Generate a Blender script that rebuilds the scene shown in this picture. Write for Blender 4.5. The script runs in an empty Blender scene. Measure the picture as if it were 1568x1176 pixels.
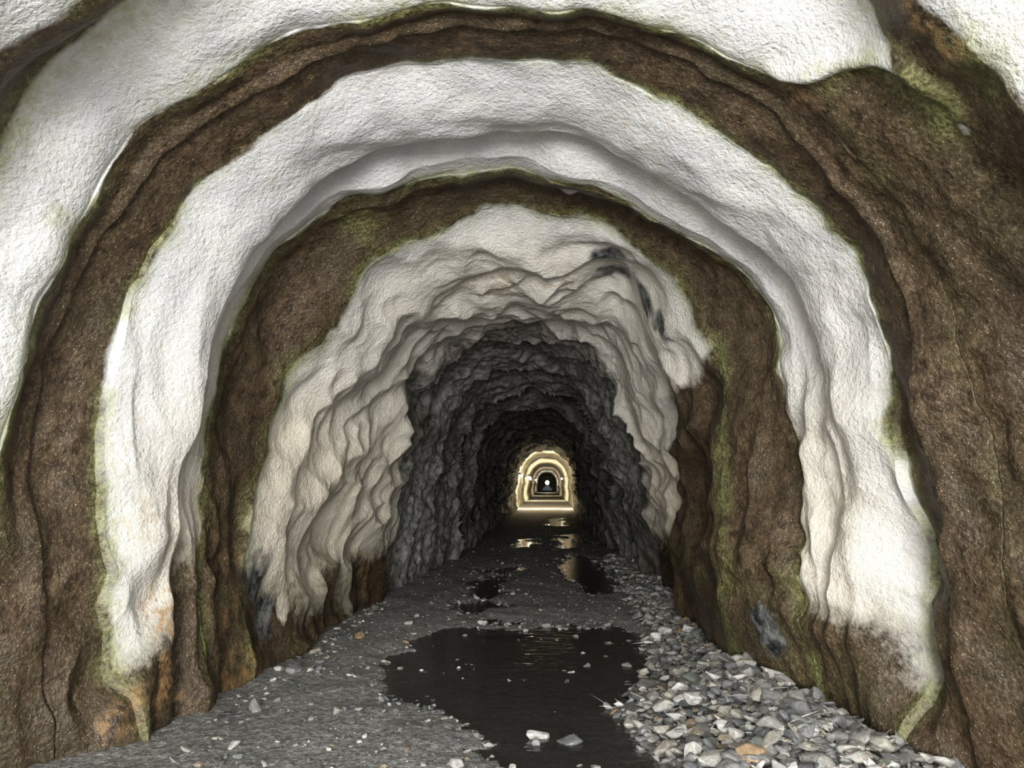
import bpy, math, numpy as np
from mathutils import Matrix, Vector
rng=np.random.default_rng(7)
F=1132.0; CX,CY=784.0,588.0; VPX,VPY=838.0,740.0
pitch=math.atan((VPY-CY)/F); yaw=math.atan((VPX-CX)/F*math.cos(pitch))
CAMH=1.6
scene=bpy.context.scene
cam_d=bpy.data.cameras.new("camera"); cam=bpy.data.objects.new("camera",cam_d)
scene.collection.objects.link(cam); scene.camera=cam
cam.location=(0,0,CAMH); cam.rotation_euler=(math.pi/2+pitch,0,yaw)
cam_d.sensor_width=36; cam_d.lens=36*F/1568; cam_d.clip_start=0.05; cam_d.clip_end=400
R=np.array(cam.rotation_euler.to_matrix())
def ray(u,v):
    d=R@np.array([u-CX,-(v-CY),-F]); return d[0]/d[1], d[2]/d[1]
def floorpt(u,v):
    x,z=ray(u,v); k=-CAMH/z; return x*k,k
# ---------------- noise
_perm=rng.permutation(256); _perm=np.concatenate([_perm,_perm,_perm])
_g=rng.normal(size=(256,3)); _g/=np.linalg.norm(_g,axis=1)[:,None]; _g=_g.astype(np.float32)
def pn(x,y,z):
    x=np.asarray(x,dtype=np.float32);y=np.asarray(y,dtype=np.float32);z=np.asarray(z,dtype=np.float32)
    x,y,z=np.broadcast_arrays(x,y,z)
    xi=np.floor(x);yi=np.floor(y);zi=np.floor(z)
    xf=x-xi;yf=y-yi;zf=z-zi
    xi=xi.astype(int)&255;yi=yi.astype(int)&255;zi=zi.astype(int)&255
    fd=lambda t:t*t*t*(t*(t*6-15)+10)
    u,v,w=fd(xf),fd(yf),fd(zf)
    def c(a,b,d):
        g=_g[_perm[_perm[_perm[xi+a]+yi+b]+zi+d]]
        return g[...,0]*(xf-a)+g[...,1]*(yf-b)+g[...,2]*(zf-d)
    l=lambda a,b,t:a+(b-a)*t
    return l(l(l(c(0,0,0),c(1,0,0),u),l(c(0,1,0),c(1,1,0),u),v),l(l(c(0,0,1),c(1,0,1),u),l(c(0,1,1),c(1,1,1),u),v),w)*1.6
def fbm(x,y,z,o=3):
    s=0;a=1
    for i in range(o):
        s=s+a*pn(x+i*17.3,y+i*5.1,z+i*9.7); x=x*2.03;y=y*2.03;z=z*2.03;a*=.5
    return s
def ridged(x,y,z,sm=0.0):
    n=pn(x,y,z); return 1-2*(np.sqrt(n*n+sm*sm)-sm)
def sst(a,b,x):
    t=np.clip((x-a)/(b-a),0,1); return t*t*(3-2*t)
# ---------------- measured cross-sections of the tunnel
NT=1060; AM=143
TH=np.radians(np.linspace(-AM,AM,NT))
K=[]
def contour(pts,dt,df):
    P=[ray(u,v) for u,v in pts]
    x0,z0=P[0]; x1,z1=P[-1]
    P=[(x0*1.0,z0-0.25*abs(x0)-0.02)]+P+[(x1*1.0,z1-0.25*abs(x1)-0.02)]
    th=np.array([math.atan2(x,z) for x,z in P]); r=np.array([math.hypot(x,z) for x,z in P])
    o=np.argsort(th); rr=np.interp(TH,th[o],r[o])
    k=np.exp(-0.5*(np.arange(-14,15)/5.0)**2);k/=k.sum()
    rr=np.convolve(np.pad(rr,14,mode='edge'),k,mode='valid')
    w=np.clip((1-np.cos(TH))/1.5,0,1); y=dt+(df-dt)*w
    K.append((rr*y,y))
def worldring(rho,y): K.append((np.ones(NT)*rho if np.isscalar(rho) else rho, np.ones(NT)*y))
for y in (-10.0,-7.0,-4.0,-2.0,0.3,1.8):
    worldring(2.95,y)
contour([(-560,1120),(-330,760),(-200,420),(0,75),(110,2),(350,-190),(780,-330),(1200,-210),(1440,0),(1568,150),(1700,420),(1800,760),(1900,1120)],2.75,3.0)
contour([(-360,1176),(-230,760),(-120,430),(0,230),(60,112),(170,10),(400,-130),(780,-200),(1150,-130),(1345,0),(1395,120),(1560,290),(1660,480),(1730,760),(1780,1100)],3.15,3.5)
contour([(-60,1130),(-50,900),(-20,780),(0,680),(30,590),(55,500),(95,400),(130,325),(185,235),(235,180),(300,140),(385,75),(450,50),(550,28),(640,15),(760,3),(850,8),(950,25),(1040,55),(1110,90),(1190,125),(1270,190),(1350,280),(1420,380),(1470,490),(1510,620),(1545,750),(1565,860),(1590,1000),(1610,1150)],3.75,4.0)
contour([(45,1140),(50,980),(45,850),(40,700),(60,560),(110,430),(170,330),(240,245),(330,155),(470,85),(560,48),(650,32),(780,22),(900,32),(980,48),(1060,82),(1130,122),(1200,170),(1260,230),(1320,300),(1375,380),(1405,470),(1420,580),(1445,700),(1470,850),(1490,950),(1500,1150)],3.95,4.3)
contour([(180,1150),(150,1050),(140,950),(148,880),(145,800),(150,700),(155,600),(175,500),(205,420),(245,345),(300,275),(370,215),(450,170),(520,115),(610,88),(700,75),(800,75),(900,90),(980,120),(1060,170),(1140,215),(1210,265),(1260,320),(1300,375),(1335,430),(1360,500),(1385,620),(1400,720),(1430,820),(1450,920),(1440,1020),(1420,1080),(1390,1150)],4.3,4.65)
contour([(225,1130),(225,1000),(232,900),(245,780),(265,680),(290,570),(330,440),(375,365),(430,308),(520,250),(620,220),(700,207),(790,200),(900,215),(980,255),(1070,300),(1150,360),(1220,430),(1265,510),(1285,600),(1295,700),(1300,800),(1305,900),(1315,1000),(1345,1110)],5.0,5.0)
contour([(300,1100),(282,960),(275,860),(285,780),(300,690),(320,590),(335,520),(370,450),(410,390),(470,335),(530,295),(590,298),(640,270),(700,265),(790,252),(850,285),(940,310),(1000,335),(1060,370),(1120,405),(1170,450),(1205,520),(1228,600),(1245,700),(1252,800),(1248,900),(1262,1000),(1290,1085)],5.7,5.35)
contour([(372,1050),(345,930),(355,840),(368,760),(375,690),(400,590),(450,525),(500,480),(540,425),(600,372),(650,345),(700,322),(780,312),(860,318),(940,330),(985,360),(1050,430),(1085,490),(1105,560),(1125,650),(1135,750),(1130,850),(1130,950),(1150,1020)],6.4,6.1)
contour([(500,970),(495,850),(512,760),(530,680),(555,600),(580,530),(620,480),(650,455),(720,437),(800,430),(880,430),(950,425),(985,470),(1010,520),(1035,590),(1060,670),(1072,760),(1060,850),(1062,945)],7.8,8.6)
contour([(572,905),(582,800),(590,700),(598,650),(600,570),(620,530),(660,490),(720,467),(800,460),(890,462),(930,480),(965,520),(985,580),(1010,660),(1030,760),(1035,840),(1040,915)],8.9,10.6)
contour([(650,875),(640,790),(640,700),(650,620),(670,560),(700,525),(760,505),(830,500),(890,520),(925,560),(950,620),(970,700),(985,790),(990,870)],11.0,13.6)
contour([(705,838),(700,770),(698,700),(712,640),(750,600),(800,585),(850,585),(890,610),(920,650),(938,710),(945,780),(945,838)],16.5,18.6)
contour([(745,809),(742,750),(744,690),(770,645),(810,630),(850,632),(885,655),(903,700),(908,760),(908,809)],23.5,26)
contour([(786,782),(787,740),(790,715),(800,697),(815,686),(838,683),(860,687),(875,700),(885,722),(886,750),(886,782)],43,43)
T0=6
pf=K[-1][0]
far=[(43.4,1.16),(47,1.16),(49.8,1.14),(50,1.0),(60,0.98),(66,1.10),(70,1.10),(70.4,0.96),(88,0.95),(92,1.10),(98,1.10),(98.5,0.93),(125,0.95),(127,1.1),(134,1.1),(135,.9),(160,0.9),(160.2,0.02)]
for y,s in far: worldring(pf*s,y)
seg=[8,8,10,16,24,40, 70,130,70,80,120,100,120,140,90,110,130,100,130]+[8,6,5,4,10,8,5,4,10,6,6,4,10,4,6,4,10,4]
RHO=np.array([k[0] for k in K]); YY=np.array([k[1] for k in K])
assert len(seg)==len(K)-1,(len(seg),len(K))
def tang(A):
    d=np.diff(A,axis=0); m=np.zeros_like(A)
    a,b=d[:-1],d[1:]
    with np.errstate(all='ignore'):
        h=np.where(a*b>0,2*a*b/(a+b),0)
    m[1:-1]=np.nan_to_num(h); m[0]=d[0]; m[-1]=d[-1]; return m
mR,mY=tang(RHO),tang(YY)
ts=[]
for i,n in enumerate(seg):
    for j in range(n): ts.append(i+j/n)
ts.append(len(seg)); ts=np.array(ts)
def ev(A,m):
    i=np.minimum(ts.astype(int),len(K)-2); f=(ts-i)[:,None]
    f2=f*f;f3=f2*f
    return (2*f3-3*f2+1)*A[i]+(f3-2*f2+f)*m[i]+(-2*f3+3*f2)*A[i+1]+(f3-f2)*m[i+1]
rho=ev(RHO,mR); yy=ev(YY,mY)
T=(ts-T0)[:,None]*np.ones((1,NT)); th=np.ones((len(ts),1))*TH[None,:]
thd=np.degrees(th)
bump=lambda a,b,x: np.where((x>a)&(x<b),np.sin(np.pi*np.clip((x-a)/(b-a),0,1)),0)
side=sst(45,85,np.abs(thd)); a=th*2.5
# ribs of sprayed concrete (positive = towards axis); thickness varies along the arch
tv=1+0.9*pn(a*.55,0*a,5.5)
disp=0.035*tv*bump(4,5.1,T)+0.03*tv*bump(1.1,2,T)
disp-=0.10*tv*bump(5.02,5.75,T)*(1-0.6*side)
disp-=0.05*bump(6.2,7,T)
crk=T-3-0.10*pn(a*1.5,0*a,3.3)-0.03*pn(a*6,0*a,8.3)
crackw=sst(-.6,.1,pn(a*0.9,0*a,14.3)+0.35)
disp+=0.035*sst(-.35,-.02,crk)*(crk<0)*(T>2)*crackw
disp-=0.05*np.exp(-((crk-.02)/0.02)**2)*crackw
led=2-sst(28,43,thd)*1.0
ledm=sst(27,31,thd)*(1-sst(44,52,thd))
disp+=0.05*ledm*np.exp(-((T-led+0.12)/0.13)**2)
rock=sst(6.6,7.6,T); smooth=1-rock
w1=pn(a*.9,yy*.9,1.5); w2=pn(a*.8+9,yy*.8,7.5)
disp+=smooth*(0.085*w1+0.038*fbm(a*2.2,yy*2.2,4.1,2)+0.004*pn(a*10,yy*10,2.2))
brn=np.clip(((T>2)&(T<4))*1.0+((T>6)&(T<7))+((T<2)&(T>0)&(thd>44)),0,1)
disp+=brn*(.010*ridged(a*3.5,yy*5,6.6,.05)+.006*pn(a*11,yy*14,1.6))
fold=ridged(yy*2.1+0.5*w2,a*0.45,11.3,.08)+0.5*ridged(yy*4.3+0.7*w1,a*1.0,23.3,.06)
disp+=(0.012+0.07*side)*fold*np.where(T<4,0.4,1)*smooth
lowf=sst(88,112,np.abs(thd))
disp+=smooth*lowf*0.06*ridged(a*2.3,yy*3.1,31.7,.05)
far_amp=sst(8.6,10,T)
px,pz=rho*np.sin(th),rho*np.cos(th)
r1=ridged(px*.8+3+.3*w1,yy*.8,pz*.8,.03); r2=ridged(px*1.7,yy*1.7+9+.5*w2,pz*1.7,.03)
cr=0.17*r1+0.11*r2+0.035*ridged(px*3.8,yy*3.8,pz*3.8+4,.05)*(0.5+.9*far_amp)+0.012*ridged(px*10,yy*10,pz*10+4,.05)*(.4+far_amp)
disp+=rock*cr*(0.9-.1*far_amp)
strat=ridged(yy*1.7+0.9*w2,a*0.45,41.3,.04)+0.3*ridged(yy*4.4+1.2*w1,a*0.9,53.3,.05)
disp+=rock*0.045*strat
disp+=0.10*sst(30,60,-thd)*np.exp(-((T-8.75)/.28)**2)-0.16*sst(30,60,-thd)*np.exp(-((T-9.2)/.16)**2)
saw_p=(yy+0.45*w1+0.30*np.cos(th))/2.6
saw=1-(saw_p-np.floor(saw_p))
saw=np.where(saw>0.93,(1-saw)/0.07*0.93,saw)
amp=0.8+0.9*pn(np.floor(saw_p)*3.7+.3,0.5,0.5)
disp+=far_amp*0.45*(0.5-saw)*amp*np.clip((44-yy)/2,0.1,1)
disp*=np.clip((T+3.2)/1.5,0.2,1)*(T<30)*np.where(yy>43,.5,1)
disp=np.where(T>len(K)-1-T0-1.5,0,disp)
rho2=np.maximum(rho-disp,0.02)
X=rho2*np.sin(th); Z=CAMH+rho2*np.cos(th)
Y=yy+0.25*disp
P=np.stack([X,Y,Z],-1)
du=np.gradient(P,axis=1); dv=np.gradient(P,axis=0)
N=np.cross(du,dv); N/=np.linalg.norm(N,axis=-1,keepdims=True)+1e-9
ctr=np.stack([-np.sin(th),0*th,-np.cos(th)],-1)
if (N*ctr).sum()<0: N=-N; flip=True
else: flip=False
def locate(u,v):
    dx,dz=ray(u,v); m=(T>-1)&(T<11)
    d=np.where(m,(X/Y-dx)**2+((Z-CAMH)/Y-dz)**2,9)
    return P.reshape(-1,3)[np.argmin(d)]
nz=fbm(a*4,yy*4,2.,4)
def patch(L,k=.8):
    o=np.zeros_like(T)
    for u,v,r,st in L:
        c=locate(u,v); d=np.sqrt(((P-c)**2*np.array([1,1,st])).sum(-1))/r
        o=np.maximum(o,1-sst(.35,1.25,d+k*nz))
    return o
e=0.12*fbm(a*1.3,yy*1.3,61.1,2)+0.025*pn(a*7,yy*7,3.1)
Tp=T+e
def band(a0,b0,s=0.09): return sst(a0-s,a0+s,Tp)*(1-sst(b0-s,b0+s,Tp))
tn=thd+5*pn(yy*2,a*2,8.8)
w0=sst(.9,1.1,Tp)*(1-sst(led-.08,led+.08,Tp))*(1-sst(40,45,tn))
lsh=.4*sst(35,60,-thd)
white=(1-sst(-0.1,0.1,Tp))+w0+band(4,6)+band(7,8)*(1-sst(46,60,tn))+band(8,9.5-lsh,0.15)
white=np.clip(white,0,1)
lim=np.where(thd<0,np.where(T<6.3,112-12*sst(4.8,5.5,T),112),np.where(T<6.3,113,116))
ab=np.abs(thd)+9*fbm(a*1.3,yy*1.3,77.,3)
low=sst(-9,9,ab-lim)
white*=1-0.85*low
calc=patch([(770,322,.08,1),(990,318,.16,1),(872,292,.08,1),(340,430,.12,.4),(330,520,.09,1),(572,552,.12,.6),(432,930,.13,.5),(1475,195,.05,1),(270,715,.15,.3)])
white=np.clip(np.maximum(white,.8*calc),0,1)
cream=sst(50,100,np.abs(thd)+15*pn(a*.8,yy*.8,4.4))*sst(3.6,5.2,T)*.75+.55*sst(6.9,7.4,T)
edge=np.zeros_like(T)
for k,wd in ((0,.20),(1,.24),(2,.22),(4,.10),(6,.11),(7,.08)):
    edge+=np.exp(-((Tp-k)/wd)**2)*np.where(k<3,1-.85*sst(46,52,thd),1)
edge+=1.2*ledm*np.exp(-((Tp-led)/.14)**2)
moss=np.clip(edge,0,1)*sst(-0.5,0.35,fbm(a*1.1,yy*1.1,91.,3)+0.2)
moss+=0.2*sst(0.15,0.6,fbm(a*.8,yy*.8,95.,2))*(T>4)*(T<9)*sst(60,100,np.abs(thd))
moss+=.25*np.exp(-(low-.5)**2/.08)*(T<9)*(T>3.8)
moss=np.maximum(moss,.6*patch([(560,340,.2,1),(85,335,.08,1),(1470,90,.12,1),(1530,150,.12,1),(1420,150,.10,1),(1130,95,.12,1),(1250,110,.12,1)]))
moss=np.clip(moss,0,1)
rust=.7*sst(0.3,0.8,fbm(a*1.4,yy*0.9,111.,3))*sst(75,105,np.abs(thd))*(T<9)*(T>3.5)
rust=np.maximum(rust,patch([(255,950,.16,.3),(250,1040,.14,.3),(268,1100,.12,.5),(1215,140,.10,.3),(200,1060,.15,1),(350,1060,.15,1),(760,440,.25,1),(860,430,.2,1),(1400,30,.07,1),(1450,80,.07,1)]))
rust=np.clip(rust,0,1)
grey=sst(9.2-lsh,10.0-1.3*lsh,Tp)*(1-.45*sst(.2,.6,fbm(a*.9,yy*.6,131.,3))*(T<12))
slate_cavity_shade=patch([(392,890,.20,.5),(405,935,.16,.5),(1172,960,.14,.4),(1185,990,.10,.5),(945,412,.2,1),(985,455,.2,1),(1010,505,.16,1),(930,390,.15,1)])  # slate exposures; last four patches paint a dark rock cavity's shade into the colour
lined=(Y>43.3).astype(float)
crack=np.clip(np.exp(-((crk-.02)/0.022)**2)*crackw*1.2,0,1)
def mesh_from_grid(name,P,attrs,normals,mat,flip):
    nr,nc=P.shape[:2]
    me=bpy.data.meshes.new(name)
    idx=np.arange(nr*nc).reshape(nr,nc)
    q=np.stack([idx[:-1,:-1],idx[:-1,1:],idx[1:,1:],idx[1:,:-1]],-1).reshape(-1,4)
    if flip: q=q[:,::-1]
    me.vertices.add(nr*nc); me.vertices.foreach_set("co",P.reshape(-1).astype(np.float32))
    me.loops.add(q.size); me.loops.foreach_set("vertex_index",q.reshape(-1).astype(np.int32))
    me.polygons.add(len(q)); me.polygons.foreach_set("loop_start",np.arange(0,q.size,4,dtype=np.int32))
    me.polygons.foreach_set("loop_total",np.full(len(q),4,dtype=np.int32))
    me.polygons.foreach_set("use_smooth",np.ones(len(q),dtype=bool))
    me.update(calc_edges=True)
    for k,(c1,c2,c3) in attrs.items():
        at=me.attributes.new(k,'FLOAT_COLOR','POINT')
        d=np.stack([c1,c2,c3,np.ones_like(c1)],-1).astype(np.float32)
        at.data.foreach_set("color",d.reshape(-1))
    if normals is not None:
        me.normals_split_custom_set_from_vertices(normals.reshape(-1,3).astype(np.float32).tolist())
    me.materials.append(mat)
    ob=bpy.data.objects.new(name,me); scene.collection.objects.link(ob); return ob
# ---------------- node helpers
class NB_:
    def __init__(s,name):
        s.m=bpy.data.materials.new(name); s.m.use_nodes=True; s.t=s.m.node_tree
        s.b=s.t.nodes["Principled BSDF"]; s.co=s.n('ShaderNodeTexCoord').outputs['Object']
    def n(s,t,**k):
        x=s.t.nodes.new(t)
        for a_,b_ in k.items(): setattr(x,a_,b_)
        return x
    def l(s,a_,b_): s.t.links.new(a_,b_)
    def set(s,i,v):
        if isinstance(v,bpy.types.NodeSocket): s.l(v,i)
        elif isinstance(v,(tuple,list)): i.default_value=(*v,1) if len(v)==3 else v
        else: i.default_value=v
    def noise(s,sc,det=4,ro=.55,vec=None):
        x=s.n('ShaderNodeTexNoise'); x.inputs['Scale'].default_value=sc; x.inputs['Detail'].default_value=det; x.inputs['Roughness'].default_value=ro
        s.l(vec or s.co,x.inputs['Vector']); return x.outputs['Fac']
    def vor(s,sc,feat='F1',out='Distance'):
        x=s.n('ShaderNodeTexVoronoi',feature=feat); x.inputs['Scale'].default_value=sc; s.l(s.co,x.inputs['Vector']); return x.outputs[out]
    def mr(s,v,a0,a1,b0=0,b1=1):
        x=s.n('ShaderNodeMapRange'); s.l(v,x.inputs[0])
        for i,k in enumerate((a0,a1,b0,b1)): x.inputs[i+1].default_value=k
        return x.outputs[0]
    def mix(s,f,a_,b_,bt='MIX'):
        x=s.n('ShaderNodeMix',data_type='RGBA',blend_type=bt)
        s.set(x.inputs[0],f); s.set(x.inputs[6],a_); s.set(x.inputs[7],b_); return x.outputs[2]
    def math(s,op,a_,b_=0.0):
        x=s.n('ShaderNodeMath',operation=op); s.set(x.inputs[0],a_); s.set(x.inputs[1],b_); return x.outputs[0]
    def bump(s,h,dist,st=1.0,nrm=None):
        x=s.n('ShaderNodeBump'); x.inputs['Distance'].default_value=dist; x.inputs['Strength'].default_value=st
        s.l(h,x.inputs['Height'])
        if nrm: s.l(nrm,x.inputs['Normal'])
        return x.outputs['Normal']
    def attr(s,name):
        x=s.n('ShaderNodeAttribute',attribute_name=name); y=s.n('ShaderNodeSeparateColor'); s.l(x.outputs['Color'],y.inputs[0]); return y.outputs
w=NB_("tunnel_lining_material")
A=w.attr("maskA"); B=w.attr("maskB"); C_=w.attr("maskC")
n1=w.noise(2.2,4); n2=w.noise(11,4,.65); n3=w.noise(45,3,.65)
brown=w.mix(w.mr(n2,.35,.65),(0.044,0.030,0.018),(0.130,0.092,0.056))
brown=w.mix(w.mr(n1,.4,.7),brown,(0.068,0.054,0.033))
brown=w.mix(w.math('MULTIPLY',w.mr(n3,.5,.75),.6),brown,(0.25,0.185,0.12))
sp=w.mr(w.vor(48),.15,.07); glint=w.math('MULTIPLY',sp,w.mr(n2,.44,.53))
brown=w.mix(w.math('MULTIPLY',glint,.9),brown,(0.80,0.77,0.69))  # white specks: sparkling wet highlights painted into the brown colour
wht=w.mix(w.mr(n1,.35,.68),(0.64,0.645,0.655),(0.82,0.815,0.80))
wht=w.mix(C_[0],wht,(0.77,0.71,0.60))
wht=w.mix(w.math('MULTIPLY',w.mr(n2,.5,.7),.35),wht,(0.58,0.53,0.45))
wht=w.mix(w.math('MULTIPLY',w.mr(n3,.35,.6,1,0),.15),wht,(0.38,0.36,0.33))
wm=w.mr(w.math('ADD',A[0],w.math('MULTIPLY',w.math('SUBTRACT',n2,.5),.7)),.25,.75)
col=w.mix(wm,brown,wht)
gm=w.math('MULTIPLY',A[1],w.mr(n2,.3,.6,.10,.82))
mossc=w.mix(w.mr(n3,.35,.65),(0.085,0.10,0.028),(0.34,0.35,0.16))
mossc=w.mix(w.math('MULTIPLY',wm,.5),mossc,(0.58,0.59,0.37))
col=w.mix(gm,col,mossc)
rm=w.math('MULTIPLY',A[2],w.mr(n2,.42,.62,0,.75))
col=w.mix(rm,col,(0.42,0.26,0.12))
rockc=w.mix(w.mr(n2,.35,.65),(0.12,0.121,0.118),(0.48,0.475,0.45))
rockc=w.mix(w.math('MULTIPLY',w.mr(n1,.5,.7),.6),rockc,(0.56,0.54,0.50))
col=w.mix(B[0],col,rockc)
col=w.mix(C_[1],col,w.mix(w.mr(n2,.4,.6),(0.03,0.032,0.033),(0.20,0.205,0.20)))
col=w.mix(B[1],col,w.mix(n2,(0.45,0.42,0.34),(0.65,0.61,0.52)))
col=w.mix(B[2],col,(0.012,0.009,0.006))
w.l(col,w.b.inputs['Base Color'])
rg=w.mix(wm,w.mr(n3,.3,.7,.32,.58),(.52,.52,.52))
w.l(rg,w.b.inputs['Roughness'])
h=w.math('ADD',w.noise(32,2,.5),w.math('MULTIPLY',w.noise(75,2,.6),.45))
nb=w.bump(h,0.015,.85)
w.l(nb,w.b.inputs['Normal'])
cuts=[0,int(NT*(AM-58)/(2*AM)),int(NT*(AM+58)/(2*AM)),NT-1]
for nm,(i0,i1) in zip(("wall_left","ceiling","wall_right"),zip(cuts[:-1],cuts[1:])):
    s=np.s_[:,i0:i1+1]
    mesh_from_grid(nm,P[s],{"maskA":(white[s],moss[s],rust[s]),"maskB":(grey[s],lined[s],crack[s]),"maskC":(cream[s],slate_cavity_shade[s],0*crack[s])},N[s],w.m,flip)
# ---------------- floor
def poly_sd(px_,py_,poly):
    poly=np.array(poly); d=np.full(px_.shape,1e9); ins=np.zeros(px_.shape,bool)
    for i in range(len(poly)):
        a0=poly[i];b0=poly[(i+1)%len(poly)]; ex,ey=b0-a0
        wx,wy=px_-a0[0],py_-a0[1]; t=np.clip((wx*ex+wy*ey)/(ex*ex+ey*ey+1e-12),0,1)
        d=np.minimum(d,np.hypot(wx-ex*t,wy-ey*t))
        c=((a0[1]>py_)!=(b0[1]>py_)); 
        with np.errstate(all='ignore'): xx=(b0[0]-a0[0])*(py_-a0[1])/(b0[1]-a0[1])+a0[0]
        ins^=(c&(px_<xx))
    return np.where(ins,d,-d)
fp=lambda L:[floorpt(u,v) for u,v in L]
pud=[fp([(690,958),(740,950),(800,962),(870,952),(960,962),(988,1000),(992,1050),(975,1090),(1005,1170),(1010,1250),(830,1250),(790,1170),(730,1120),(650,1090),(600,1060),(590,1010),(640,968)]),
 fp([(715,905),(735,872),(800,868),(775,905),(740,938),(700,940)]),
 fp([(780,840),(785,826),(815,822),(820,838)]),fp([(850,845),(855,820),(890,816),(900,834)]),
 fp([(850,872),(880,850),(960,872),(975,900),(900,915)]),
 fp([(835,806),(840,794),(865,793),(870,806)])]
pile=fp([(965,842),(925,860),(965,905),(990,960),(1005,1010),(985,1060),(965,1095),(1010,1150),(1040,1260),(1600,1300),(1330,1100),(1240,1035),(1170,990),(1110,940),(1060,880),(1000,842)])
pileL=fp([(610,890),(520,950),(470,1000),(380,1060),(330,1100),(240,1176),(60,1300),(300,1300),(330,1176),(400,1100),(470,1050),(540,990),(600,930)])
def floorh(x,y):
    x=np.asarray(x,float);y=np.asarray(y,float)
    sd=np.full(x.shape,-9.)
    for p in pud: sd=np.maximum(sd,poly_sd(x,y,p))
    sd=sd+0.32*fbm(x*1.9,y*1.3,5.5,4)
    h=0.028-0.055*sst(-.30,.34,sd)+0.015*fbm(x*2.5,y*1.8,9.1,5)
    sp=poly_sd(x,y,pile)+0.06*pn(x*3,y*3,1.)
    h=h+0.22*sst(-.02,1.1,sp)+0.025*sst(-.1,.15,sp)
    return h
ny=620; nx=560
yf=np.concatenate([np.linspace(-10,3,30)[:-1],np.exp(np.linspace(np.log(3),np.log(44),ny)),np.linspace(46,165,60)])
xf=np.linspace(-3.4,3.4,nx)
XF,YF=np.meshgrid(xf,yf)
HF=floorh(XF,YF)+0.008*fbm(XF*14,YF*14,3.,2)
PF=np.stack([XF,YF,HF],-1)
g=NB_("wet_gravel_ground_material")
a1=g.noise(1.6,4);a2=g.noise(28,4,.7);a3=g.vor(60,'F1','Distance');a4=g.vor(60,'F1','Color')
cg=g.mix(g.mr(a2,.35,.68),(0.15,0.149,0.148),(0.52,0.515,0.50))
cg=g.mix(g.mr(a1,.48,.72,0,.5),cg,(0.15,0.147,0.14))
sepc=g.n('ShaderNodeSeparateColor'); g.l(a4,sepc.inputs[0])
peb=g.math('MULTIPLY',g.mr(sepc.outputs[0],.74,.78),g.mr(a3,.42,.32))
cg=g.mix(peb,cg,g.mix(sepc.outputs[1],(0.28,0.275,0.27),(0.62,0.61,0.58)))
g.l(cg,g.b.inputs['Base Color'])
g.b.inputs['Roughness'].default_value=.62; g.b.inputs['Specular IOR Level'].default_value=.35
hb=g.math('ADD',g.math('MULTIPLY',g.math('SUBTRACT',1.0,a3),.6),a2)
g.l(g.bump(hb,0.012,.8),g.b.inputs['Normal'])
mesh_from_grid("floor",PF,{},None,g.m,False)
wt=NB_("puddle_water_material")
wt.b.inputs['Base Color'].default_value=(0.078,0.073,0.064,1); wt.b.inputs['Roughness'].default_value=0.05; wt.b.inputs['IOR'].default_value=1.5
tr=wt.n('ShaderNodeBsdfTransparent'); ms=wt.n('ShaderNodeMixShader'); ms.inputs[0].default_value=.80
wt.l(tr.outputs[0],ms.inputs[1]); wt.l(wt.b.outputs[0],ms.inputs[2]); wt.l(ms.outputs[0],wt.t.nodes['Material Output'].inputs[0])
wn=wt.n('ShaderNodeMapping'); wn.inputs['Scale'].default_value=(.5,1,1); wt.l(wt.co,wn.inputs[0])
wt.l(wt.bump(wt.noise(9,3,.55,wn.outputs[0]),0.015,.6),wt.b.inputs['Normal'])
gy=np.linspace(3.2,42.5,60); gx=np.linspace(-1.5,1.2,12)
GX,GY=np.meshgrid(gx,gy)
mesh_from_grid("puddle",np.stack([GX,GY,0*GX],-1),{},None,wt.m,False)
# ---------------- stones
import bmesh
def hull(k):
    r=np.random.default_rng(k); bm=bmesh.new()
    n=r.integers(11,18); v=r.normal(size=(n,3)); v/=np.linalg.norm(v,axis=1)[:,None]; v*=r.uniform(.8,1.1,size=(n,1))
    v*=np.array([1,r.uniform(.6,.95),r.uniform(.3,.6)])
    for c in v: bm.verts.new(c)
    res=bmesh.ops.convex_hull(bm,input=bm.verts)
    bmesh.ops.delete(bm,geom=[x for x in res['geom_interior'] if isinstance(x,bmesh.types.BMVert)],context='VERTS')
    bmesh.ops.bevel(bm,geom=list(bm.edges),offset=0.07,segments=1,affect='EDGES')
    bmesh.ops.triangulate(bm,faces=bm.faces)
    bm.verts.index_update()
    V=np.array([x.co[:] for x in bm.verts]); Fc=np.array([[y.index for y in f.verts] for f in bm.faces]); bm.free(); return V,Fc
H=[hull(i) for i in range(24)]
pal=np.array([(.26,.26,.26),(.38,.37,.35),(.17,.175,.18),(.52,.51,.48),(.32,.28,.22),(.43,.41,.36),(.2,.215,.19),(.68,.67,.64),(.38,.28,.18)])
pp=np.array([.20,.2,.15,.15,.06,.11,.06,.06,.01])
sm=NB_("stone_material")
at=sm.n('ShaderNodeAttribute',attribute_name="Col"); s1=sm.noise(40,3,.65)
sm.l(sm.mix(.75,at.outputs['Color'],sm.mix(sm.mr(s1,.3,.7),(.6,.6,.6),(1.35,1.35,1.35)),'MULTIPLY'),sm.b.inputs['Base Color'])
sm.b.inputs['Roughness'].default_value=.5
sm.l(sm.bump(s1,.006,.7),sm.b.inputs['Normal'])
jL=[];jR=[]
for r_ in range(len(ts)):
    if -1<T[r_,0]<13:
        zl=Z[r_,:NT//2]; i=np.argmin(np.abs(zl-.15)); zr_=Z[r_,NT//2:]; j=np.argmin(np.abs(zr_-.15))+NT//2
        jL.append((Y[r_,i],X[r_,i])); jR.append((Y[r_,j],X[r_,j]))
jL=np.array(sorted(jL));jR=np.array(sorted(jR))
inside=lambda x,y,s: (x-s*.7>np.interp(y,jL[:,0],jL[:,1]))&(x+s*.7<np.interp(y,jR[:,0],jR[:,1]))
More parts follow.
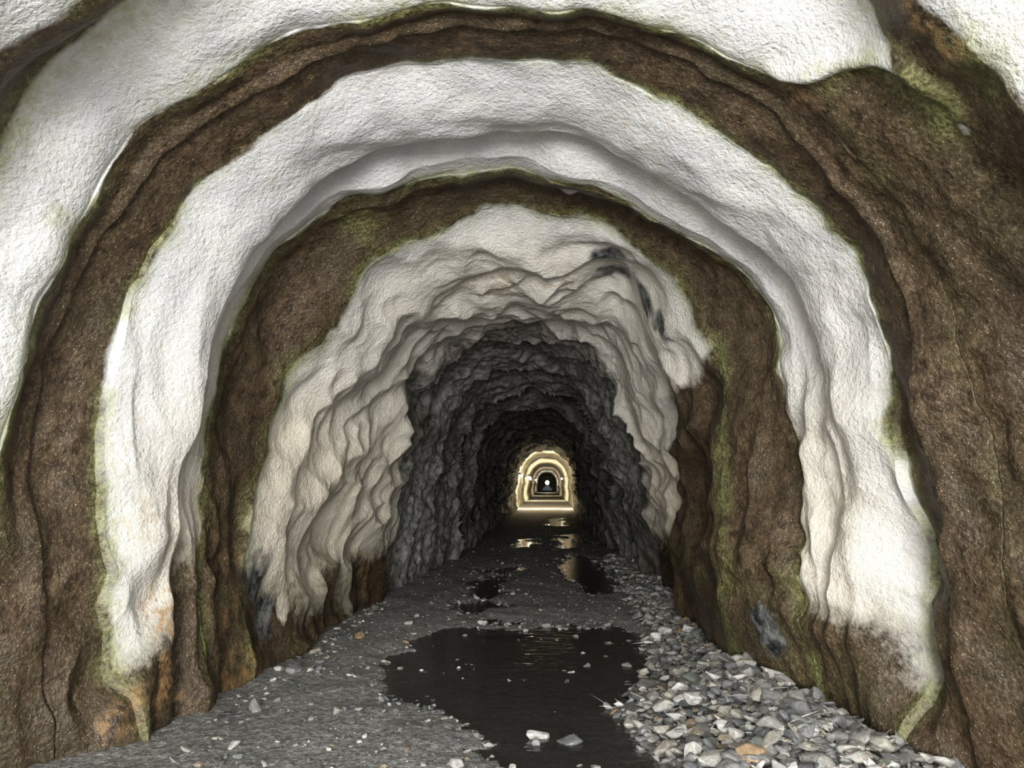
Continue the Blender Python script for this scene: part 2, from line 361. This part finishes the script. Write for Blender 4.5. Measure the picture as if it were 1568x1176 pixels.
def stones(name,pos,size):
    Vs=[];Fs=[];Cs=[];off=0
    pos=np.array(pos);size=np.array(size); k=inside(pos[:,0],pos[:,1],size); pos,size=pos[k],size[k]
    for (x,y,z),s in zip(pos,size):
        V,Fc=H[rng.integers(len(H))]
        an=rng.uniform(0,6.28);t1=rng.normal()*.28;t2=rng.normal()*.28
        M=np.array((Matrix.Rotation(an,3,'Z')@Matrix.Rotation(t1,3,'X')@Matrix.Rotation(t2,3,'Y')))
        Vs.append((V*s)@M.T+np.array([x,y,z+s*.22])); Fs.append(Fc+off); off+=len(V)
        c=pal[rng.choice(len(pal),p=pp/pp.sum())]*rng.uniform(.75,1.25); Cs.append(np.repeat(c[None],len(V),0))
    V=np.concatenate(Vs);Fc=np.concatenate(Fs);C=np.concatenate(Cs)
    me=bpy.data.meshes.new(name)
    me.vertices.add(len(V));me.vertices.foreach_set("co",V.reshape(-1).astype(np.float32))
    me.loops.add(Fc.size);me.loops.foreach_set("vertex_index",Fc.reshape(-1).astype(np.int32))
    me.polygons.add(len(Fc));me.polygons.foreach_set("loop_start",np.arange(0,Fc.size,3,dtype=np.int32));me.polygons.foreach_set("loop_total",np.full(len(Fc),3,dtype=np.int32))
    me.polygons.foreach_set("use_smooth",np.zeros(len(Fc),dtype=bool))
    me.update(calc_edges=True)
    ca=me.attributes.new("Col",'FLOAT_COLOR','POINT'); ca.data.foreach_set("color",np.concatenate([C,np.ones((len(C),1))],1).reshape(-1).astype(np.float32))
    me.materials.append(sm.m); ob=bpy.data.objects.new(name,me); scene.collection.objects.link(ob)
def sample(n,x0,x1,y0,y1):
    y=np.exp(rng.uniform(np.log(y0),np.log(y1),n)); x=rng.uniform(x0,x1,n); return x,y
pos=[];siz=[]
x,y=rng.uniform(.3,3.0,24000),rng.uniform(3.2,18,24000)
sd=poly_sd(x,y,pile)+0.16*pn(x*2.5,y*2.5,0.)
keep=(sd>-0.10)&(rng.uniform(size=x.size)<np.clip(0.35+sd*2,0,1)); x,y=x[keep],y[keep]
s=np.clip(rng.lognormal(np.log(.040),.45,x.size),.014,.11)
pos.append(np.stack([x,y,floorh(x,y)+rng.uniform(0,.03,x.size)],-1));siz.append(s)
x,y=rng.uniform(-3,-.6,9000),rng.uniform(3.2,14,9000)
sd=poly_sd(x,y,pileL)+0.15*pn(x*2.5,y*2.5,4.)
keep=(sd>0.0)&(rng.uniform(size=x.size)<.18+.3*np.clip(sd*3,0,1)); x,y=x[keep],y[keep]
s=np.clip(rng.lognormal(np.log(.022),.6,x.size),.008,.09)
pos.append(np.stack([x,y,floorh(x,y)],-1));siz.append(s)
x,y=sample(6500,-2.0,1.5,3.4,24)
hh=floorh(x,y); dens=fbm(x*1.3,y*1.3,2.,2)
keep=(rng.uniform(size=x.size)<np.where(hh<-.01,.10,np.where(hh<.012,.9,.40+.5*dens))); x,y,hh=x[keep],y[keep],hh[keep]
s=np.clip(rng.lognormal(np.log(.012),.55,x.size),.005,.06)*np.where(hh<0.01,1.6,1)
pos.append(np.stack([x,y,np.maximum(hh,-.012)],-1));siz.append(s)
big=[(821,1140,.05),(615,1072,.035),(898,1020,.045),(780,1042,.03),(700,1010,.03),(570,1050,.06),(440,1045,.07),(1000,1115,.05),(650,1160,.03),(855,960,.05),(900,955,.05),(710,955,.06),(690,952,.05),(740,958,.05),(800,957,.04),(930,958,.06),(960,1020,.05),(875,1140,.03),(505,1080,.03),(880,950,.06)]
bp=[floorpt(u,v) for u,v,_ in big]
pos.append(np.array([(a_,b_,-.005) for a_,b_ in bp]));siz.append(np.array([b_[2] for b_ in big]))
stones("rubble_stones",np.concatenate(pos),np.concatenate(siz))
# ---------------- lamps in far section
lm=NB_("lamp_glass_material"); lm.b.inputs['Emission Color'].default_value=(1,.9,.72,1); lm.b.inputs['Emission Strength'].default_value=45
hm=NB_("lamp_housing_material"); hm.b.inputs['Base Color'].default_value=(.12,.12,.12,1); hm.b.inputs['Metallic'].default_value=.7
def lamp(x,y,z,power,r=.07):
    e=bpy.data.objects.new("tunnel_lamp",None); e.location=(x,y,z); scene.collection.objects.link(e)
    me=bpy.data.meshes.new("bulb");bm=bmesh.new();bmesh.ops.create_uvsphere(bm,u_segments=16,v_segments=10,radius=r);bm.to_mesh(me);bm.free();me.materials.append(lm.m)
    o=bpy.data.objects.new("bulb",me);o.parent=e;scene.collection.objects.link(o)
    me=bpy.data.meshes.new("bracket");bm=bmesh.new()
    sg=1 if x>0 else -1
    bmesh.ops.create_cone(bm,cap_ends=True,segments=16,radius1=r*1.1,radius2=r*.7,depth=.1,matrix=Matrix.Translation((0,0,r+.04)))
    bmesh.ops.create_cube(bm,size=1,matrix=Matrix.Translation((sg*.2,0,r+.09))@Matrix.Diagonal((.45,.04,.04,1)))
    bm.to_mesh(me);bm.free();me.materials.append(hm.m)
    o=bpy.data.objects.new("bracket",me);o.parent=e;scene.collection.objects.link(o)
    ld=bpy.data.lights.new("lamp_light",'SPOT');ld.energy=power;ld.color=(1,.87,.64);ld.shadow_soft_size=.05;ld.spot_size=math.radians(165);ld.spot_blend=.3
    lo=bpy.data.objects.new("lamp_light",ld);lo.parent=e;lo.location=(0,.2,0);lo.rotation_euler=(math.pi/2,0,0);scene.collection.objects.link(lo)
lamp(-1.62,44.3,2.05,1100); lamp(1.62,44.3,2.1,900); lamp(-1.30,54,2.0,60,.12)
lamp(-1.5,66,2.0,700,.12); lamp(1.3,66,2.0,300,.08); lamp(-1.4,92,2.0,600,.1); lamp(0.0,127.5,1.7,60,.34)
# ---------------- daylight from the entrance behind the viewer
ad=bpy.data.lights.new("entrance_daylight",'AREA');ad.shape='RECTANGLE';ad.size=4.6;ad.size_y=3.8;ad.energy=1900;ad.color=(1.0,.995,.98)
ao=bpy.data.objects.new("entrance_daylight",ad);ao.location=(0,-9.6,2.1);ao.rotation_euler=(math.pi/2,0,0);scene.collection.objects.link(ao)
wd=bpy.data.worlds.new("world");scene.world=wd;wd.use_nodes=True
wd.node_tree.nodes["Background"].inputs[0].default_value=(.8,.88,1,1);wd.node_tree.nodes["Background"].inputs[1].default_value=.1
scene.view_settings.view_transform='Standard'
try: scene.view_settings.look='Medium High Contrast'
except Exception as ex: print("look",ex)
print("verts",P.shape)
